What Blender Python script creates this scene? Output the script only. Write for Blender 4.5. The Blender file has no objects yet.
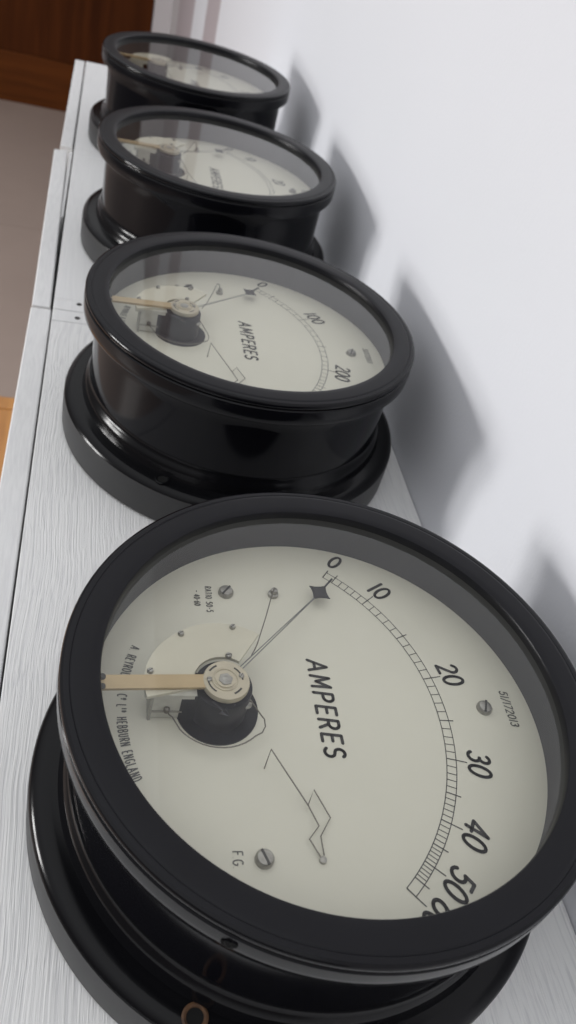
import bpy, math, random
from mathutils import Matrix, Vector
# All modelling numbers are in "rim radii" (one unit = 0.12 m); S turns them into metres.
S = 0.12
PI = math.pi
random.seed(4)
sc = bpy.context.scene
COL = sc.collection
cos, sin, rad = math.cos, math.sin, math.radians

# ------------------------------------------------------------------ materials
def newmat(name):
    m = bpy.data.materials.new(name); m.use_nodes = True
    nt = m.node_tree; nt.nodes.clear()
    out = nt.nodes.new('ShaderNodeOutputMaterial')
    return m, nt, out

def N(nt, t, **kw):
    n = nt.nodes.new(t)
    for k, v in kw.items():
        if k in n.inputs: n.inputs[k].default_value = v
        else: setattr(n, k, v)
    return n

def pbr(name, col, rough=.5, metal=0., coat=0., var=0., vscale=30., bump=0., bscale=200., spec=.5):
    m, nt, out = newmat(name)
    b = N(nt, 'ShaderNodeBsdfPrincipled')
    b.inputs['Base Color'].default_value = (*col, 1)
    b.inputs['Roughness'].default_value = rough
    b.inputs['Metallic'].default_value = metal
    b.inputs['Coat Weight'].default_value = coat
    b.inputs['Coat Roughness'].default_value = .05
    b.inputs['Specular IOR Level'].default_value = spec
    nt.links.new(b.outputs[0], out.inputs[0])
    tc = N(nt, 'ShaderNodeTexCoord')
    if var:
        no = N(nt, 'ShaderNodeTexNoise'); no.inputs['Scale'].default_value = vscale; no.inputs['Detail'].default_value = 4
        nt.links.new(tc.outputs['Object'], no.inputs['Vector'])
        r = N(nt, 'ShaderNodeValToRGB')
        r.color_ramp.elements[0].position = .3; r.color_ramp.elements[1].position = .7
        r.color_ramp.elements[0].color = (*[c*(1-var) for c in col], 1)
        r.color_ramp.elements[1].color = (*[min(1, c*(1+var)) for c in col], 1)
        nt.links.new(no.outputs['Fac'], r.inputs[0]); nt.links.new(r.outputs[0], b.inputs['Base Color'])
    if bump:
        no = N(nt, 'ShaderNodeTexNoise'); no.inputs['Scale'].default_value = bscale
        nt.links.new(tc.outputs['Object'], no.inputs['Vector'])
        bp = N(nt, 'ShaderNodeBump'); bp.inputs['Strength'].default_value = bump; bp.inputs['Distance'].default_value = .001
        nt.links.new(no.outputs['Fac'], bp.inputs['Height']); nt.links.new(bp.outputs[0], b.inputs['Normal'])
    return m

def grain_mat(name, col, dark, sx, sy, rough=.45, bump=.5, dist=.0006, mixpos=(.35, .62), rot=0., detail=5, coat=0., spec=.5, sz=None):
    """painted or varnished timber: noise stretched along one axis drives colour and relief"""
    m, nt, out = newmat(name)
    b = N(nt, 'ShaderNodeBsdfPrincipled'); b.inputs['Roughness'].default_value = rough
    b.inputs['Coat Weight'].default_value = coat; b.inputs['Specular IOR Level'].default_value = spec
    nt.links.new(b.outputs[0], out.inputs[0])
    tc = N(nt, 'ShaderNodeTexCoord'); mp = N(nt, 'ShaderNodeMapping')
    mp.inputs['Scale'].default_value = (sx, sy, sz or sx); mp.inputs['Rotation'].default_value = (0, 0, rot)
    wob = N(nt, 'ShaderNodeTexNoise'); wob.inputs['Scale'].default_value = 9; wob.inputs['Detail'].default_value = 2
    add = N(nt, 'ShaderNodeVectorMath', operation='MULTIPLY_ADD')
    add.inputs[1].default_value = (.012, 0, .012)
    nt.links.new(tc.outputs['Object'], wob.inputs['Vector'])
    nt.links.new(wob.outputs['Color'], add.inputs[0]); nt.links.new(tc.outputs['Object'], add.inputs[2])
    nt.links.new(add.outputs[0], mp.inputs['Vector'])
    no = N(nt, 'ShaderNodeTexNoise'); no.inputs['Scale'].default_value = 1; no.inputs['Detail'].default_value = detail
    no.inputs['Roughness'].default_value = .6
    nt.links.new(mp.outputs[0], no.inputs['Vector'])
    r = N(nt, 'ShaderNodeValToRGB')
    r.color_ramp.elements[0].position, r.color_ramp.elements[1].position = mixpos
    r.color_ramp.elements[0].color = (*dark, 1); r.color_ramp.elements[1].color = (*col, 1)
    nt.links.new(no.outputs['Fac'], r.inputs[0]); nt.links.new(r.outputs[0], b.inputs['Base Color'])
    bp = N(nt, 'ShaderNodeBump'); bp.inputs['Strength'].default_value = bump; bp.inputs['Distance'].default_value = dist
    nt.links.new(no.outputs['Fac'], bp.inputs['Height']); nt.links.new(bp.outputs[0], b.inputs['Normal'])
    return m

def glass_mat():
    m, nt, out = newmat('window_glass')
    geo = N(nt, 'ShaderNodeNewGeometry')
    dot = N(nt, 'ShaderNodeVectorMath', operation='DOT_PRODUCT')
    nt.links.new(geo.outputs['Incoming'], dot.inputs[0]); nt.links.new(geo.outputs['Normal'], dot.inputs[1])
    ab = N(nt, 'ShaderNodeMath', operation='ABSOLUTE'); nt.links.new(dot.outputs['Value'], ab.inputs[0])
    om = N(nt, 'ShaderNodeMath', operation='SUBTRACT'); om.inputs[0].default_value = 1; nt.links.new(ab.outputs[0], om.inputs[1])
    pw = N(nt, 'ShaderNodeMath', operation='POWER'); pw.inputs[1].default_value = 3.6; nt.links.new(om.outputs[0], pw.inputs[0])
    ma = N(nt, 'ShaderNodeMath', operation='MULTIPLY_ADD'); ma.inputs[1].default_value = .93; ma.inputs[2].default_value = .055
    nt.links.new(pw.outputs[0], ma.inputs[0])
    tr = N(nt, 'ShaderNodeBsdfTransparent'); tr.inputs[0].default_value = (.985, .99, .98, 1)
    gl = N(nt, 'ShaderNodeBsdfGlossy'); gl.inputs['Roughness'].default_value = .012
    mx = N(nt, 'ShaderNodeMixShader')
    nt.links.new(ma.outputs[0], mx.inputs[0]); nt.links.new(tr.outputs[0], mx.inputs[1]); nt.links.new(gl.outputs[0], mx.inputs[2])
    nt.links.new(mx.outputs[0], out.inputs[0])
    return m

M = {}
M['enamel'] = pbr('black_enamel', (.003, .003, .0045), .09, spec=.17)
M['bezel'] = pbr('black_bezel_paint', (.004, .004, .0055), .15, spec=.2)
M['bezel_top'] = pbr('satin_black_bezel_face', (.0055, .0056, .0078), .36, var=.12, vscale=60, spec=.22)
M['base'] = pbr('worn_black_base', (.004, .004, .005), .17, spec=.2)
M['base_side'] = pbr('dull_base_side', (.028, .028, .029), .45, spec=.4)
M['inner'] = pbr('grey_inner_wall', (.055, .055, .06), .6)
M['dial'] = pbr('aged_cream_dial', (.66, .64, .535), .5, var=.025, vscale=14)
M['plate'] = pbr('cream_cover_plate', (.56, .53, .42), .42, var=.03, vscale=60)
M['ink'] = pbr('black_dial_ink', (.018, .017, .016), .6)
M['ink_line'] = pbr('fine_dial_ink', (.06, .058, .052), .6)
M['ink_soft'] = pbr('faded_grey_ink', (.10, .098, .09), .6)
M['brass'] = pbr('tan_bracket_metal', (.46, .35, .20), .42, metal=.35, var=.08, vscale=50)
M['boss'] = pbr('nickel_boss_metal', (.50, .45, .34), .36, metal=.5, var=.06, vscale=80)
M['steel'] = pbr('dull_steel', (.34, .33, .30), .35, metal=.8, var=.2, vscale=300)
M['darksteel'] = pbr('dark_slot', (.03, .028, .025), .5)
M['wire'] = pbr('fine_wire', (.18, .165, .14), .4, metal=.6)
M['pointer'] = pbr('grey_pointer_paint', (.022, .022, .024), .5)
M['pointer_shaft'] = pbr('pointer_shaft_alloy', (.25, .25, .24), .4, metal=.6)
M['drum'] = pbr('dark_drum', (.007, .008, .012), .4, spec=.3)
M['opening_shade'] = pbr('black_opening_shade', (.006, .007, .011), .4, spec=.3)
M['drum_in'] = pbr('drum_inner_detail', (.03, .03, .035), .4)
M['coil'] = pbr('white_coil_box', (.52, .51, .45), .55, var=.08, vscale=200)
M['green'] = pbr('green_wire_end', (.06, .09, .03), .5)
M['rust'] = pbr('rusty_hole_rim', (.075, .035, .014), .7, var=.5, vscale=300)
M['hole'] = pbr('hole_dark', (.002, .002, .002), .9)
M['wtop'] = grain_mat('white_painted_wood_top', (.84, .84, .83), (.70, .70, .705), 850, 8, rough=.45, bump=.9, dist=.0006, detail=2, mixpos=(.30, .52))
M['wtop_plain'] = grain_mat('white_painted_wood_smooth', (.83, .83, .825), (.77, .77, .77), 700, 12, rough=.42, bump=.25, dist=.0003)
M['wdoor'] = grain_mat('white_painted_door_edge', (.84, .84, .835), (.76, .76, .76), 500, 40, rough=.42, bump=.4, dist=.0004, rot=.6)
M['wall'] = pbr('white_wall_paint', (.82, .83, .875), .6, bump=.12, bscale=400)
M['wall_shade_tint'] = pbr('mauve_painted_shade', (.50, .44, .46), .6)  # shading of the far wall strips, put into a mauve colour
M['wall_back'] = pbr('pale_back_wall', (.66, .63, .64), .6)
M['brown'] = grain_mat('dark_brown_door_wood', (.085, .023, .005), (.050, .013, .003), 30, 5, rough=.7, bump=.1, spec=.1, sz=1.5)
M['brown_rail'] = grain_mat('red_brown_rail_wood', (.125, .036, .007), (.085, .024, .005), 2, 8, rough=.7, bump=.1, spec=.12, sz=25)
M['orange'] = grain_mat('honey_varnished_wood', (.50, .23, .055), (.38, .16, .035), 60, 4, rough=.35, bump=.1, coat=.3)
M['glass'] = glass_mat()

def floor_material():
    m, nt, out = newmat('beige_floor_tiles')
    b = N(nt, 'ShaderNodeBsdfPrincipled'); b.inputs['Roughness'].default_value = .38
    nt.links.new(b.outputs[0], out.inputs[0])
    tc = N(nt, 'ShaderNodeTexCoord')
    br = N(nt, 'ShaderNodeTexBrick'); br.offset = 0
    br.inputs['Scale'].default_value = 1.0
    br.inputs['Color1'].default_value = (.385, .305, .262, 1); br.inputs['Color2'].default_value = (.372, .295, .252, 1)
    br.inputs['Mortar'].default_value = (.33, .26, .22, 1)
    br.inputs['Brick Width'].default_value = 1.2; br.inputs['Row Height'].default_value = 1.3
    br.inputs['Mortar Size'].default_value = .004
    nt.links.new(tc.outputs['Object'], br.inputs['Vector'])
    no = N(nt, 'ShaderNodeTexNoise'); no.inputs['Scale'].default_value = 3; no.inputs['Detail'].default_value = 5
    nt.links.new(tc.outputs['Object'], no.inputs['Vector'])
    mx = N(nt, 'ShaderNodeMixRGB', blend_type='MULTIPLY'); mx.inputs[0].default_value = .25
    nt.links.new(br.outputs['Color'], mx.inputs[1]); nt.links.new(no.outputs['Fac'], mx.inputs[2])
    nt.links.new(mx.outputs[0], b.inputs['Base Color'])
    return m
M['floor'] = floor_material()

# ------------------------------------------------------------------ mesh helpers
class MB:
    def __init__(s): s.v = []; s.f = []; s.mi = []
    def add(s, vs, fs, mi=0):
        o = len(s.v); s.v += [tuple(p) for p in vs]
        s.f += [tuple(i+o for i in f) for f in fs]; s.mi += [mi]*len(fs)
    def box(s, x0, x1, y0, y1, z0, z1, mi=0):
        vs = [(x, y, z) for z in (z0, z1) for y in (y0, y1) for x in (x0, x1)]
        s.add(vs, [(0, 2, 3, 1), (4, 5, 7, 6), (0, 1, 5, 4), (2, 6, 7, 3), (0, 4, 6, 2), (1, 3, 7, 5)], mi)
    def lathe(s, prof, n=128, cx=0, cy=0, mi=0, closed=False, a0=0, a1=2*PI):
        full = abs(a1-a0-2*PI) < 1e-6
        k = n if full else n+1
        vs = []
        for i in range(k):
            a = a0+(a1-a0)*i/n
            for r, z in prof: vs.append((cx+r*cos(a), cy+r*sin(a), z))
        m = len(prof); fs = []
        for i in range(n):
            j = (i+1) % k if full else i+1
            for q in range(m-1 if not closed else m):
                w = (q+1) % m
                fs.append((i*m+q, j*m+q, j*m+w, i*m+w))
        s.add(vs, fs, mi)
    def prism(s, poly, z0, z1, mi=0):
        n = len(poly)
        vs = [(x, y, z0) for x, y in poly]+[(x, y, z1) for x, y in poly]
        fs = [tuple(range(n, 2*n)), tuple(reversed(range(n)))]+[(i, (i+1) % n, (i+1) % n+n, i+n) for i in range(n)]
        s.add(vs, fs, mi)
    def tube(s, pts, r, n=8, mi=0):
        pts = [Vector(p) for p in pts]; vs = []; up0 = None
        for i, p in enumerate(pts):
            a = pts[max(i-1, 0)]; b = pts[min(i+1, len(pts)-1)]; t = (b-a).normalized()
            if up0 is None: up0 = Vector((0, 0, 1)) if abs(t.z) < .9 else Vector((1, 0, 0))
            u = (up0-t*up0.dot(t)).normalized(); w = t.cross(u); up0 = u
            rr = r[i] if isinstance(r, (list, tuple)) else r
            for k in range(n):
                g = 2*PI*k/n; vs.append(p+(u*cos(g)+w*sin(g))*rr)
        m = len(pts); fs = []
        for i in range(m-1):
            for k in range(n): fs.append((i*n+k, i*n+(k+1) % n, (i+1)*n+(k+1) % n, (i+1)*n+k))
        fs.append(tuple(reversed(range(n)))); fs.append(tuple(range((m-1)*n, m*n)))
        s.add(vs, fs, mi)
    def ribbon(s, pts, w, z, mi=0):
        """flat stroke with round joints, printed on a dial"""
        for (x0, y0), (x1, y1) in zip(pts, pts[1:]):
            dx, dy = x1-x0, y1-y0; L = math.hypot(dx, dy)
            if L < 1e-9: continue
            nx, ny = -dy/L*w/2, dx/L*w/2
            s.add([(x0-nx, y0-ny, z), (x1-nx, y1-ny, z), (x1+nx, y1+ny, z), (x0+nx, y0+ny, z)], [(0, 1, 2, 3)], mi)
        if w > .005:
            for x, y in pts:
                s.add([(x+w/2*cos(2*PI*k/8), y+w/2*sin(2*PI*k/8), z) for k in range(8)], [tuple(range(8))], mi)
    def build(s, name, mats, parent=None, smooth=True, ang=35, bevel=0., loc=None):
        me = bpy.data.meshes.new(name)
        me.from_pydata([(x*S, y*S, z*S) for x, y, z in s.v], [], s.f)
        if not isinstance(mats, (list, tuple)): mats = [mats]
        for m in mats: me.materials.append(m)
        me.polygons.foreach_set('material_index', s.mi)
        me.validate(); me.update()
        o = bpy.data.objects.new(name, me); COL.objects.link(o)
        if parent: o.parent = parent
        if loc: o.location = tuple(c*S for c in loc)
        if smooth:
            me.polygons.foreach_set('use_smooth', [True]*len(me.polygons))
            me.set_sharp_from_angle(angle=rad(ang))
        if bevel:
            bv = o.modifiers.new('bevel', 'BEVEL'); bv.width = bevel*S; bv.segments = 3; bv.limit_method = 'ANGLE'; bv.angle_limit = rad(40)
        return o

def empty(name, loc):
    o = bpy.data.objects.new(name, None); COL.objects.link(o)
    o.location = tuple(c*S for c in loc); o.empty_display_size = .02
    return o
def tag(o, label, cat, group=None):
    o['label'] = label; o['category'] = cat
    if group: o['group'] = group
    return o
def struct(o): o['kind'] = 'structure'; return o
def arc(cx, cy, rx, ry, a0, a1, n=10):
    return [(cx+rx*cos(rad(a0+(a1-a0)*i/n)), cy+ry*sin(rad(a0+(a1-a0)*i/n))) for i in range(n+1)]

# ------------------------------------------------------------------ engraver's single-stroke lettering (height 1)
G = {
 '0': (.62, [arc(.31, .5, .27, .5, 90, 450, 24)]),
 '1': (.22, [[(.11, 1), (.11, 0)]]),
 '2': (.58, [arc(.28, .74, .24, .26, 160, -25, 12)+[(.04, 0), (.54, 0)]]),
 '3': (.56, [arc(.25, .76, .21, .24, 150, -90, 12)+arc(.25, .27, .25, .27, 90, -150, 14)]),
 '4': (.62, [[(.44, 0), (.44, 1), (.03, .27), (.60, .27)]]),
 '5': (.56, [[(.50, 1), (.12, 1), (.08, .56)]+arc(.25, .32, .26, .32, 110, -150, 14)]),
 '6': (.60, [arc(.30, .32, .26, .32, 0, 360, 20), [(.04, .36), (.10, .62), (.24, .86), (.44, 1)]]),
 '7': (.52, [[(.03, 1), (.50, 1), (.18, 0)]]),
 'A': (.66, [[(.02, 0), (.33, 1), (.64, 0)], [(.13, .34), (.53, .34)]]),
 'B': (.54, [[(.06, 0), (.06, 1), (.28, 1)]+arc(.28, .76, .2, .24, 90, -90, 8)+[(.06, .52)], [(.28, .52)]+arc(.28, .26, .24, .26, 90, -90, 8)+[(.06, 0)]]),
 'C': (.58, [arc(.32, .5, .27, .5, 50, 310, 18)]),
 'D': (.60, [[(.06, 0), (.06, 1), (.24, 1)]+arc(.24, .5, .31, .5, 90, -90, 14)+[(.06, 0)]]),
 'E': (.48, [[(.46, 1), (.06, 1), (.06, 0), (.46, 0)], [(.06, .52), (.40, .52)]]),
 'F': (.46, [[(.46, 1), (.06, 1), (.06, 0)], [(.06, .52), (.40, .52)]]),
 'G': (.60, [arc(.32, .5, .27, .5, 50, 340, 18)+[(.58, .45), (.36, .45)]]),
 'H': (.58, [[(.06, 0), (.06, 1)], [(.52, 0), (.52, 1)], [(.06, .52), (.52, .52)]]),
 'I': (.16, [[(.08, 1), (.08, 0)]]),
 'L': (.44, [[(.06, 1), (.06, 0), (.44, 0)]]),
 'M': (.74, [[(.05, 0), (.10, 1), (.37, .25), (.64, 1), (.69, 0)]]),
 'N': (.60, [[(.06, 0), (.06, 1), (.54, 0), (.54, 1)]]),
 'O': (.64, [arc(.32, .5, .28, .5, 90, 450, 24)]),
 'P': (.52, [[(.06, 0), (.06, 1), (.28, 1)]+arc(.28, .74, .22, .26, 90, -90, 10)+[(.06, .48)]]),
 'R': (.54, [[(.06, 0), (.06, 1), (.28, 1)]+arc(.28, .74, .22, .26, 90, -90, 10)+[(.06, .48)], [(.28, .48), (.52, 0)]]),
 'S': (.52, [arc(.27, .75, .21, .25, 35, 270, 12)+arc(.26, .25, .23, .25, 90, -145, 12)]),
 'T': (.52, [[(.02, 1), (.50, 1)], [(.26, 1), (.26, 0)]]),
 'U': (.56, [[(.06, 1), (.06, .28)]+arc(.28, .28, .22, .28, 180, 360, 10)+[(.50, 1)]]),
 'Y': (.54, [[(.02, 1), (.27, .5), (.52, 1)], [(.27, .5), (.27, 0)]]),
 '&': (.62, [[(.60, 0), (.14, .72)]+arc(.27, .82, .14, .18, 210, -30, 8)+[(.10, .38)]+arc(.25, .22, .2, .22, 150, 330, 8)+[(.58, .45)]]),
 '.': (.16, [[(.07, .0), (.09, .03)]]),
 '-': (.36, [[(.05, .48), (.31, .48)]]),
 '~': (.44, [[(.03, .42), (.12, .56), (.22, .5), (.32, .42), (.42, .56)]]),
 '/': (.40, [[(.02, -.08), (.38, 1.05)]]),
 'o': (.30, [arc(.15, .78, .12, .19, 0, 360, 12), [(.03, .46), (.27, .46)]]),
 't': (.26, [[(.02, .98), (.24, .98)], [(.13, .98), (.13, .52)]]),
 'd': (.28, [[(.05, .98), (.05, .54)]+arc(.08, .76, .16, .22, -90, 90, 8)+[(.05, .98)]]),
 ' ': (.42, []),
}
def text_width(t, gap): return sum(G[c][0] for c in t)+gap*(len(t)-1)
def write_line(mb, t, cx, cy, ang, h, w, z, wid=1., gap=.2, shear=0., mi=0):
    """text centred on (cx, cy); ang = direction of the baseline"""
    W = text_width(t, gap)*wid*h; x = -W/2
    ca, sa = cos(ang), sin(ang)
    for c in t:
        gw, st = G[c]
        for s_ in st:
            pts = []
            for px, py in s_:
                u = x+(px*wid+(py-.5)*shear)*h; v = (py-.5)*h
                pts.append((cx+u*ca-v*sa, cy+u*sa+v*ca))
            mb.ribbon(pts, w, z, mi)
        x += (gw+gap)*wid*h
def write_arc(mb, t, R, a_start, h, w, z, wid=1., gap=.22, mi=0):
    """text along a circle about the dial centre, tops towards the centre, running anticlockwise from a_start"""
    a = a_start
    for c in t:
        gw, st = G[c]
        for s_ in st:
            pts = []
            for px, py in s_:
                th = a+px*wid*h/R; r = R-py*h
                pts.append((r*cos(th), r*sin(th)))
            mb.ribbon(pts, w, z, mi)
        a += (gw+gap)*wid*h/R

# ------------------------------------------------------------------ the ammeter
PX, PY = -.426, .004                    # pivot of the movement on the dial
ZD = .695                               # dial height
SX, SY = -.425, -.0035                   # centre the scale is struck from
ANG = [(0, 52.85), (5, 49.9), (6, 47.7), (7, 45.5), (8, 43.3), (9, 41.1), (10, 38.9), (11, 36.3), (12, 33.7), (15, 24.75), (17, 18.7), (20, 10.65), (22, 5.6), (25, -2.1),
       (27, -6.85), (30, -13.0), (32, -17.0), (35, -22.3), (40, -29.8), (45, -36.4), (50, -41.4), (55, -46.1), (60, -49.5)]
def scale_angle(v):
    for (a, x), (b, y) in zip(ANG, ANG[1:]):
        if a <= v <= b: return x+(y-x)*(v-a)/(b-a)
def pol(r, adeg): return (SX+r*cos(rad(adeg)), SY+r*sin(rad(adeg)))

def screw(name, x, y, z, r, h, slot, parent, mat=None):
    mb = MB()
    mb.lathe([(r*1.02, z), (r, z+h*.55), (r*.8, z+h*.92), (r*.45, z+h), (0.0001, z+h)], 24, x, y, 0)
    c, s_ = cos(slot), sin(slot); w = r*.13; L = r*.86
    q = [(x+u*c-v*s_, y+u*s_+v*c) for u, v in ((-L, -w), (L, -w), (L, w), (-L, w))]
    mb.prism(q, z+h*.6, z+h*1.06, 1)
    return mb.build(name, [mat or M['steel'], M['darksteel']], parent)

def make_ammeter(loc, label, numbers, minor, rot=0., rusty=False):
    root = empty('ammeter', loc)
    root.rotation_euler = (0, 0, rot)
    tag(root, label, 'ammeter', 'round black ammeters in a row on the white cabinets')
    # --- base flange
    mb = MB()
    mb.lathe([(1.04, .0), (1.07, .0), (1.082, .012), (1.085, .03), (1.084, .17), (1.081, .222)], 160, mi=1)
    mb.lathe([(.6, 0), (1.04, 0), (1.04, .1), (1.06, .2), (1.081, .222), (1.072, .243), (1.05, .257), (1.03, .262),
              (1.0, .262), (.975, .264), (.966, .285), (.964, .31), (.956, .332), (.946, .345), (.938, .36), (.936, .38), (.9, .38), (.6, .3)], 160, closed=True)
    base = mb.build('base_flange', [M['base'], M['base_side']], root)
    for k, (a) in enumerate((-119.1, 28.5, 178.0) if rusty else (-119.7,)):
        hx, hy = 1.012*cos(rad(a)), 1.012*sin(rad(a))
        hb = MB(); hb.lathe([(.043, .2605), (.045, .2665), (.038, .2695), (.031, .268), (.029, .2635)], 28, hx, hy)
        if rusty and k == 0 or not rusty:
            hb.build('mounting_hole_rim', M['rust'] if rusty else M['base'], base)
            hd = MB(); hd.lathe([(.031, .264), (.0001, .2641)], 28, hx, hy); hd.build('mounting_hole', M['hole'], base)
    # --- case
    mb = MB()
    mb.lathe([(.934, .37), (.932, .41), (.932, .70), (.936, .76), (.946, .785), (.950, .806), (.90, .806), (.90, .37)], 160, closed=True)
    case = mb.build('case', M['enamel'], root)
    # --- bezel
    mb = MB()
    mb.lathe([(.945, .803), (.985, .800), (.998, .803), (1.004, .812), (1.006, .85), (1.004, .893), (.998, .899), (.988, .9005), (.987, .904),
              (.999, .908), (1.003, .915), (1.003, .928), (.999, .935), (.990, .939)], 200)
    b1 = mb.build('bezel', M['bezel'], root)
    mb = MB()
    mb.lathe([(.990, .939), (.978, .9405), (.972, .9405), (.9695, .9385), (.967, .9405), (.955, .942), (.90, .9405), (.878, .939), (.869, .935), (.866, .929), (.866, .899), (.885, .898)], 200)
    mb.build('bezel_face', M['bezel_top'], b1)
    if rusty:
        mb = MB()
        a = rad(-119.1)
        for da, dz, rr in ((0, .86, .016), (.014, .866, .012), (-.015, .853, .012), (.008, .846, .01)):
            mb.lathe([(.0001, dz+rr*.4), (rr, dz+rr*.2), (rr, dz-rr*.2), (.0001, dz-rr*.4)], 10, 1.003*cos(a+da), 1.003*sin(a+da))
        mb.build('paint_chip', M['hole'], b1)
    for a in (-113.5,):
        pass
    # --- inside: grey wall, dial
    mb = MB(); mb.lathe([(.885, .898), (.8935, .895), (.8935, .69)], 160)
    mb.build('inner_wall', M['inner'], root)
    mb = MB(); mb.lathe([(.896, ZD), (.6, ZD), (.3, ZD), (.0001, ZD)], 128)
    dial = mb.build('dial', M['dial'], root)
    # scale
    z1, z2 = ZD+.0012, ZD+.0018
    mb = MB()
    R0, R1 = .8935, .932
    for R in (R0, R1):
        mb.ribbon([pol(R, 52.85-(102.35)*i/140) for i in range(141)], .0036, z1)
    vals = []
    full = numbers[-1]
    conv = 60./full
    mb.ribbon([pol(R0, 52.85), pol(.949, 52.85)], .0045, z1)
    for v in minor:
        t = v*conv; major = v in numbers; mid = (v/(full/6)*2) % 1 < 1e-6 if full == 60 else (v/(full/4)*2) % 1 < 1e-6
        r1 = .946 if v == 0 else .976 if major else (.952 if mid else R1)
        mb.ribbon([pol(R0, scale_angle(t)), pol(r1, scale_angle(t))], .0048 if major or mid else .0036, z1)
    mb.build('scale_lines', M['ink_line'], dial, smooth=False)
    # lettering
    def print_on(name, fn, mat=M['ink']):
        mb = MB(); fn(mb); mb.build(name, mat, dial, smooth=False)
    for v in numbers:
        a = scale_angle(v*conv)
        cx, cy = pol(1.026 if v else 1.018, a)
        h = .087 if v else .080
        print_on('scale_number', lambda mb: write_line(mb, str(v), cx, cy, rad(a-90), h, .0138, z2, wid=.88, gap=.15, shear=.12))
    print_on('amperes_lettering', lambda mb: write_line(mb, 'AMPERES', .002, .019, rad(-90), .077, .0128, z2, wid=1.04, gap=.26, shear=.12))
    soft = M['ink_soft']
    print_on('maker_lettering', lambda mb: write_arc(mb, 'A. REYROLLE & Co Ltd HEBBURN ENGLAND', .792, rad(158.7), .034, .0050, z2, wid=.62, gap=.30), soft)
    print_on('ratio_lettering', lambda mb: write_line(mb, 'RATIO 50-5', -.417, .545, rad(-90), .026, .0046, z2, wid=.72, gap=.28), soft)
    print_on('frequency_lettering', lambda mb: write_line(mb, '~ 40-60', -.467, .548, rad(-90), .024, .0046, z2, wid=.66, gap=.26), soft)
    print_on('letters', lambda mb: write_line(mb, 'F.G.', -.402, -.568, rad(-92), .034, .0042, z2, wid=.95, gap=.12), soft)
    print_on('serial_number', lambda mb: write_line(mb, '51/172013', .797, .022, rad(-91), .034, .0052, z2, wid=.9, gap=.2, shear=.15), soft)
    # dial screws
    for x, y, sl in ((-.342, .584, .9), (-.315, -.571, -1.2), (.682, .021, 1.2)):
        screw('dial_screw', x, y, ZD, .032, .024, sl, dial)
    # post + wire at the top
    mb = MB(); mb.lathe([(.023, ZD), (.022, ZD+.014), (.015, ZD+.017), (.014, ZD+.035), (.0001, ZD+.037)], 16, -.134, .586)
    post = mb.build('wire_post', M['steel'], root)
    mb = MB(); mb.tube([(-.136, .586, .725), (-.15, .555, .775), (-.178, .48, .815), (-.215, .37, .80), (-.261, .246, .784), (-.275, .215, .79), (-.29, .19, .78)], .0026, 6)
    mb.build('control_wire', M['wire'], post)
    # zig-zag wire
    mb = MB()
    mb.tube([(-.276, -.247, .702), (-.266, -.221, .785), (-.20, -.314, .748), (-.142, -.395, .715), (-.114, -.468, .71), (-.155, -.513, .71), (-.124, -.575, .704)], .0026, 6)
    mb.tube([(-.142, -.395, .715), (-.110, -.336, .712), (-.068, -.44, .71), (-.114, -.504, .71), (-.112, -.568, .704)], .0024, 6)
    zz = mb.build('bent_wire', M['wire'], root)
    mb = MB(); mb.lathe([(.013, ZD), (.012, ZD+.010), (.0001, ZD+.014)], 14, -.117, -.581)
    mb.build('solder_blob', M['steel'], zz)
    # --- the movement
    mb = MB(); mb.lathe([(.156, ZD), (.1555, ZD+.006), (.152, ZD+.0065), (.149, ZD+.005), (.0001, ZD+.005)], 72, PX, PY)  # flat disc on the dial, the shade of a hole put into its colour
    mb.build('dark_opening_disc', M['opening_shade'], dial)
    mb = MB(); mb.lathe([(.107, ZD+.006), (.107, .838), (.104, .845), (.0001, .845)], 72, PX, PY); mb.prism([(PX-.15, PY-.048), (PX-.02, PY-.06), (PX-.02, PY+.05), (PX-.15, PY+.05)], ZD+.0055, .845)
    drum = mb.build('drum', M['drum'], root)
    mb = MB(); mb.prism([(PX+.02, PY-.05), (PX+.03, PY-.09), (PX+.035, PY-.085), (PX+.03, PY-.05)], .8425, .846)
    mb.prism([(PX-.05, PY-.075), (PX+.0, PY-.125), (PX+.005, PY-.12), (PX-.045, PY-.07)], .8425, .846)
    mb.prism([(PX-.028, PY-.122), (PX+.006, PY-.131), (PX-.002, PY-.10)], .8425, .846)
    mb.build('drum_marks', M['drum_in'], drum)
    screw('drum_screw', PX+.086, PY-.050, .80, .021, .014, .2, drum)
    # cover plate (half disc with a round cut-out)
    outer = arc(PX, PY, .272, .272, 56, 183, 40)
    mb = MB()
    poly = [(PX+.112*cos(rad(a)), PY+.112*sin(rad(a))) for a in range(196, 54, -6)]
    ring = outer+[(PX-.272, PY-.045), (PX-.17, PY-.05)]+poly
    n = len(ring)
    # build as a quad strip between the outer arc and the cut-out
    m = 44; vs = []; fs = []
    for i in range(m+1):
        t = i/m; a = 56+(194-56)*t
        ro = .272+.014*max(0., min(1., (a-130)/40))
        for (r_, z_) in ((.112, .848), (ro, .848), (ro, .862), (.112, .862)):
            vs.append((PX+r_*cos(rad(a)), PY+r_*sin(rad(a)), z_))
    for i in range(m):
        for q in range(4):
            fs.append((i*4+q, (i+1)*4+q, (i+1)*4+(q+1) % 4, i*4+(q+1) % 4))
    fs.append((0, 1, 2, 3)); fs.append((m*4+3, m*4+2, m*4+1, m*4))
    mb.add(vs, fs)
    plate = mb.build('cover_plate', M['plate'], root, ang=30)
    mb = MB()
    mb.prism([(PX-.282, PY-.052), (PX-.10, PY-.052), (PX-.10, PY+.02), (PX-.282, PY+.02)], .826, .848)
    mb.build('plate_edge_strip', M['coil'], plate)
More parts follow.
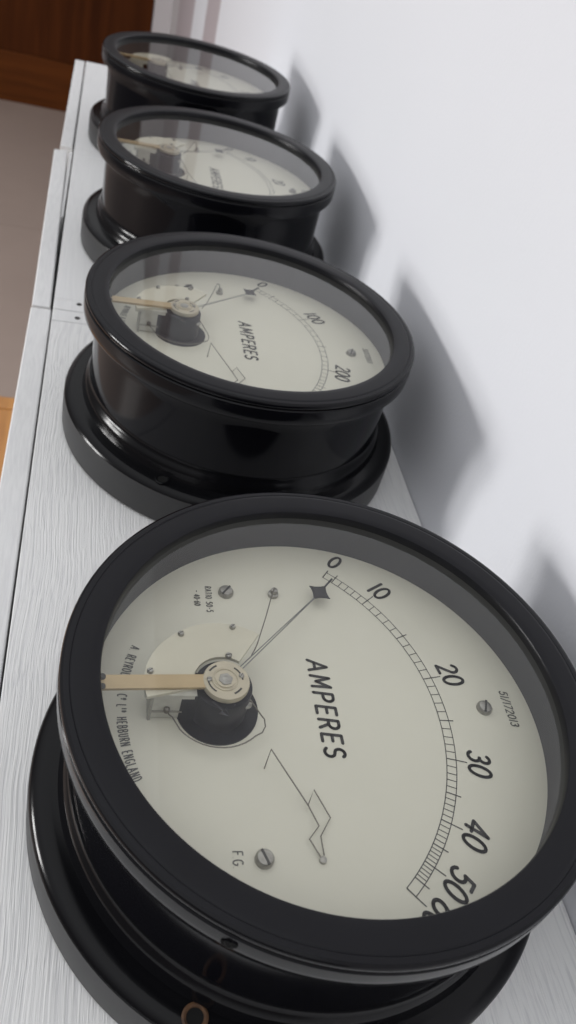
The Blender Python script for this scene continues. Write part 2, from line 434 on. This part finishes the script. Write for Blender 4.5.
    for a in (171.9, 125.2, 78.6):
        screw('plate_screw', PX+(.268 if a > 150 else .258)*cos(rad(a)), PY+(.268 if a > 150 else .258)*sin(rad(a)), .862, .0115, .012, .7, plate)
    screw('plate_screw', PX+.115*cos(rad(78)), PY+.118*sin(rad(78)), .862, .0125, .012, .2, plate)
    # plate feet
    for a in (171.9, 125.2, 78.6):
        mb = MB(); mb.lathe([(.007, ZD), (.007, .848)], 8, PX+.255*cos(rad(a)), PY+.255*sin(rad(a))); mb.build('plate_pillar', M['steel'], plate)
    # coil box below the plate
    mb = MB(); mb.box(-.678, -.566, -.042, .02, .705, .826, 0); mb.box(-.685, -.675, -.048, .026, ZD, .83, 1); mb.box(-.678, -.566, -.046, -.042, .74, .748, 1)
    coil = mb.build('coil_box', [M['coil'], M['steel']], root)
    mb = MB(); mb.lathe([(.0001, .745), (.010, .75), (.012, .76), (.010, .77), (.0001, .775)], 12, -.622, -.048)
    mb.tube([(-.622, -.05, .758), (-.612, -.058, .745), (-.60, -.06, .735), (-.575, -.105, .73)]+[(PX+.187*cos(rad(a)), PY+.187*sin(rad(a)), .733) for a in range(216, 318, 8)]
            +[(-.275, -.122, .735), (-.262, -.10, .74), (-.268, -.082, .76), (-.285, -.077, .78), (-.33, -.05, .83), (-.338, -.062, .848)], .0026, 6)
    mb.build('loop_wire', M['wire'], coil)
    # bracket with round boss
    mb = MB()
    vs = [(-.868, -.036), (-.868, .030), (PX-.05, .034), (PX-.05, -.026)]
    mb.prism([(-.868, -.045), (PX-.06, -.030), (PX-.06, .026), (-.868, .013)], .8635, .8755)
    br = mb.build('bracket', M['brass'], root)
    mb = MB(); mb.lathe([(.0001, .852), (.083, .852), (.086, .856), (.086, .872), (.083, .8765), (.0001, .8765)], 64, PX+.004, PY-.002)
    boss = mb.build('boss', M['boss'], br)
    mb = MB()
    for a0 in (35, 215):
        mb.lathe([(.060, .8768), (.066, .8772), (.066, .8774), (.060, .8772)], 14, PX, PY, a0=rad(a0-35), a1=rad(a0+20), closed=True)
    for a0 in (125, 305):
        mb.lathe([(.062, .8768), (.069, .8772), (.069, .8774), (.062, .8772)], 10, PX, PY, a0=rad(a0-10), a1=rad(a0+22), closed=True)
    mb.build('boss_slot', M['darksteel'], boss)
    mb = MB(); mb.lathe([(.049, .8765), (.049, .8795), (.046, .881), (.043, .8795), (.043, .877)], 40, PX, PY)
    mb.lathe([(.036, .8765), (.036, .881), (.0001, .881)], 40, PX, PY)
    mb.build('washer', M['boss'], boss)
    mb = MB(); mb.prism([(PX+.027*cos(rad(60*k+12)), PY-.002+.027*sin(rad(60*k+12))) for k in range(6)], .881, .884)
    mb.lathe([(.014, .884), (.012, .8852), (.0001, .8852)], 20, PX, PY-.002)
    mb.build('hex_nut', M['steel'], boss, bevel=.002)
    for sx, sy, sl in ((-.058, .0, .1), (.06, .018, 1.0)):
        screw('boss_screw', PX+sx, PY+sy, .8765, .010, .006, sl, boss)
    for sy in (-.036, .004):
        screw('bracket_screw', -.858, sy, .8755, .0125, .008, .0, br, M['darksteel'])
    # pointer: twin wire shaft and a concave star
    ax, ay = PX+.03, PY+.035
    tip = Vector((.136, .666, .738)); cen = Vector((.064, .574, .742))
    d = (tip-cen); d.z = 0; d.normalize(); nrm = Vector((-d.y, d.x, 0))
    d2 = Vector((cen.x-PX, cen.y-PY, 0)).normalized(); n2 = Vector((-d2.y, d2.x, 0))
    mb = MB()
    pts = []
    for k in range(4):
        a = k*PI/2
        u = d2*cos(a)+n2*sin(a); w = d2*cos(a+PI/2)+n2*sin(a+PI/2)
        tipp = cen+u*.054; nxt = cen+w*.054
        ctrl = cen+(u+w)*.017
        for i in range(6):
            t = i/6; p = tipp*(1-t)**2+ctrl*2*t*(1-t)+nxt*t*t
            pts.append((p.x, p.y))
    # star is turned so that its four points lie along and across the shaft
    zc = .742
    m_ = len(pts); vs = [(x, y, zc-.002) for x, y in pts]+[(x, y, zc+.002) for x, y in pts]+[(cen.x, cen.y, zc-.002), (cen.x, cen.y, zc+.002)]
    fs = []
    for i in range(m_):
        j = (i+1) % m_; fs += [(i, j, j+m_, i+m_), (i+m_, j+m_, 2*m_+1), (j, i, 2*m_)]
    mb.add(vs, fs)
    e0 = cen+d2*.05; e1 = cen+d2*.112
    mb.prism([(e0.x-n2.x*.004, e0.y-n2.y*.004), (e0.x+n2.x*.004, e0.y+n2.y*.004), (e1.x+n2.x*.004, e1.y+n2.y*.004), (e1.x-n2.x*.004, e1.y-n2.y*.004)], zc-.002, zc+.002)
    ptr = mb.build('pointer', M['pointer'], root, smooth=False)
    mb = MB()
    s0 = Vector((PX, PY, .835))+d2*.085
    for sg in (-1, 1):
        mb.tube([s0+n2*.0062*sg, cen-d2*.045+n2*.0012*sg], .0022, 6)
    mb.build('pointer_shaft', M['pointer_shaft'], ptr)
    # --- glass
    mb = MB(); mb.lathe([(.884, .8995), (.5, .8995), (.0001, .8995)], 96)
    mb.build('cover_glass', M['glass'], root)
    return root

m60 = [0]+list(range(5, 56))+[60]
m400 = [0]+list(range(30, 380, 10))+[400]
make_ammeter((0, 0, 0), 'nearest black ammeter of the row, largest in view, scale reading 0 to 60 amperes', (0, 10, 20, 30, 40, 50, 60), m60, rusty=True)
make_ammeter((-.0152, 2.6927, 0), 'second nearest black ammeter, its dial showing 0, 100 and 200 amperes', (0, 100, 200, 300, 400), m400)
make_ammeter((-.0092, 5.348, 0), 'third black ammeter from the front, dim reflections across its glass, straddling the small middle cabinet', (0, 10, 20, 30, 40, 50, 60), m60)
make_ammeter((-.0342, 7.9389, 0), 'farthest and smallest-looking black ammeter, glass mirroring the brown door, on the far cabinet', (0, 10, 20, 30, 40, 50, 60), m60)

# ------------------------------------------------------------------ the white cabinets
XW = 1.1925; ZF = -7.5; XS = -1.241
def cabinet(y0, y1, label, door_poly, grain, screws, extra=False):
    t = .165
    root = empty('cabinet', ((XS+XW)/2, (y0+y1)/2, ZF))
    tag(root, label, 'cabinet', 'white painted cabinets standing along the wall')
    ox, oy, oz = (XS+XW)/2, (y0+y1)/2, ZF
    def L(o): o.location = (-ox*S, -oy*S, -oz*S); return o
    g = .006
    xb = XW-.006
    mb = MB(); mb.box(XS, xb, y0+t+g, y1-t-g, -.15, -.001)
    L(mb.build('top_panel', grain, root, bevel=.006, smooth=False))
    for a, b in ((y0+g, y0+t), (y1-t, y1-g)):
        mb = MB(); mb.box(XS, xb, a, b, ZF, .001)
        L(mb.build('side_panel', M['wtop_plain'], root, bevel=.008, smooth=False))
    mb = MB(); mb.box(xb-.1, xb, y0+t, y1-t, ZF, -.15); mb.box(XS+.02, xb-.1, y0+t, y1-t, ZF+.3, ZF+.45)
    L(mb.build('back_and_bottom', M['wtop_plain'], root, smooth=False))
    mb = MB(); mb.prism(door_poly, ZF+.25, -.002)
    L(mb.build('cabinet_door', M['wdoor'], root, bevel=.010, smooth=False))
    for x, y in screws:
        mb = MB(); mb.lathe([(.021, .0012), (.019, .0040), (.008, .003), (.0001, .0022)], 16, x, y)
        L(mb.build('countersunk_screw', M['darksteel'], root))
    if extra:
        mb = MB(); mb.prism([(-1.283, 5.74), (-1.262, 5.74), (-1.258, 7.37), (-1.29, 7.37)], -2.2, -.03)
        L(mb.build('door_stop_strip', M['wtop_plain'], root, smooth=False))
    return root
cabinet(-2.7, 4.02, 'wide white cabinet nearest the viewer with strong wood grain on top',
        [(-1.408, -2.69), (-1.252, -2.69), (-1.252, 4.005), (-1.400, 4.005)], M['wtop'], [(-1.058, 3.92)])
cabinet(4.02, 7.42, 'narrow white middle cabinet with its door standing slightly open beside a dark gap',
        [(-1.396, 4.04), (-1.262, 4.04), (-1.305, 7.33), (-1.438, 7.31)], M['wtop_plain'], [(-1.053, 4.13)], True)
cabinet(7.42, 10.72, 'farthest white cabinet, below the last ammeter near the brown door',
        [(-1.385, 7.45), (-1.262, 7.45), (-1.258, 10.71), (-1.380, 10.71)], M['wtop_plain'], [])

# ------------------------------------------------------------------ wooden chest on the floor at the left
cx0, cx1, cy0, cy1, zt = -5.6, -1.62, -1.0, 9.85, -5.0  # unseen near end added so the meters reflect brown wood
root = empty('wooden_chest', ((cx0+cx1)/2, (cy0+cy1)/2, ZF))
tag(root, 'honey coloured wooden chest on the floor left of the white cabinets', 'chest')
def LC(o): o.location = (-(cx0+cx1)/2*S, -(cy0+cy1)/2*S, -ZF*S); return o
mb = MB(); mb.box(cx0+.1, cx1-.1, cy0+.1, cy1-.1, ZF, zt-.2); LC(mb.build('chest_body', M['orange'], root, smooth=False))
mb = MB(); mb.box(cx0, cx1, cy0, cy1-.34, zt-.2, zt); LC(mb.build('lid', M['orange'], root, bevel=.03, smooth=False))
mb = MB(); mb.box(cx0, cx1, cy1-.32, cy1, zt-.2, zt); LC(mb.build('lid_edge_board', M['orange'], root, bevel=.03, smooth=False))

# ------------------------------------------------------------------ the room
YB = 32.2
mb = MB(); mb.box(-22, XW+.4, -14, YB+.4, ZF-.3, ZF); struct(mb.build('floor', M['floor'], smooth=False))
mb = MB(); mb.box(XW, XW+.4, -14, 17.5, ZF, 14); struct(mb.build('wall_right', M['wall'], smooth=False))
mb = MB(); mb.box(XW, XW+.4, 17.5, 20.1, ZF, 14); struct(mb.build('trim_1', M['wall_shade_tint'], smooth=False))
mb = MB(); mb.box(XW, XW+.4, 20.1, 23.3, ZF, 14); struct(mb.build('trim_2', M['wall'], smooth=False))
mb = MB(); mb.box(XW, XW+.4, 23.3, 28.8, ZF, 14); struct(mb.build('trim_3', M['wall_shade_tint'], smooth=False))
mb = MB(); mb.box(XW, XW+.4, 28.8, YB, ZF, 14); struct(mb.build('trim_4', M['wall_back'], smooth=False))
XD = .56
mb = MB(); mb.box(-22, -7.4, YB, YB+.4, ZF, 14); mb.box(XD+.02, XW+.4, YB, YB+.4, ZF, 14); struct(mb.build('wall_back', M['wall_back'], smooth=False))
dr = empty('door_1', ((XD-7.3)/2, YB, ZF)); struct(dr)
def LD(o): o.location = (-(XD-7.3)/2*S, -YB*S, -ZF*S); return o
mb = MB(); mb.box(-7.3, XD, YB+.02, YB+.3, ZF+1.72, 10); LD(mb.build('upper_panel', M['brown'], dr, smooth=False))
mb = MB(); mb.box(-7.3, XD, YB-.02, YB+.3, ZF, ZF+1.70); LD(mb.build('bottom_rail', M['brown_rail'], dr, bevel=.03, smooth=False))
mb = MB(); mb.box(-3.0, XD, YB-.02, YB+.02, ZF+1.72, 10); LD(mb.build('stile', M['brown'], dr, bevel=.02, smooth=False))

# ------------------------------------------------------------------ light
def area(name, loc, target, size, size_y, power, col):
    l = bpy.data.lights.new(name, 'AREA'); l.shape = 'RECTANGLE'; l.size = size*S; l.size_y = size_y*S; l.energy = power; l.color = col
    o = bpy.data.objects.new(name, l); COL.objects.link(o)
    o.location = tuple(c*S for c in loc)
    o.rotation_euler = (Vector(target)-Vector(loc)).to_track_quat('-Z', 'Y').to_euler()
    return o
for wy in (2.7, 6.3):
    area('window_light', (-24, wy, 1.7), (1.2, wy*.3, .7), 2.7, 5, 25, (1, .99, .975))
w = bpy.data.worlds.new('world'); sc.world = w; w.use_nodes = True
nt = w.node_tree; bg = nt.nodes['Background']
tc = N(nt, 'ShaderNodeTexCoord'); sx = N(nt, 'ShaderNodeSeparateXYZ'); nt.links.new(tc.outputs['Generated'], sx.inputs[0])
rp = N(nt, 'ShaderNodeValToRGB'); rp.color_ramp.elements[0].position = .0; rp.color_ramp.elements[1].position = .8
rp.color_ramp.elements[0].color = (.10, .09, .085, 1); rp.color_ramp.elements[1].color = (.80, .81, .83, 1)
nt.links.new(sx.outputs['Z'], rp.inputs[0]); nt.links.new(rp.outputs[0], bg.inputs['Color'])
bg.inputs['Strength'].default_value = 1.3

# ------------------------------------------------------------------ camera
f = 818.5
cam = bpy.data.cameras.new('camera'); co = bpy.data.objects.new('camera', cam); COL.objects.link(co)
cam.sensor_fit = 'VERTICAL'; cam.sensor_height = 36; cam.sensor_width = 36*576/1024; cam.lens = f/1024*36
cam.dof.use_dof = True; cam.dof.focus_distance = .39; cam.dof.aperture_fstop = 14
cam.clip_start = .01; cam.clip_end = 50
rm = Matrix.Rotation(-.3433, 4, 'Z') @ Matrix.Rotation(.8747, 4, 'X') @ Matrix.Rotation(.3034, 4, 'Z')
co.matrix_world = Matrix.Translation((-1.0122*S, -1.7381*S, 3.2445*S)) @ rm
sc.camera = co
sc.view_settings.view_transform = 'Standard'
sc.view_settings.look = 'None'
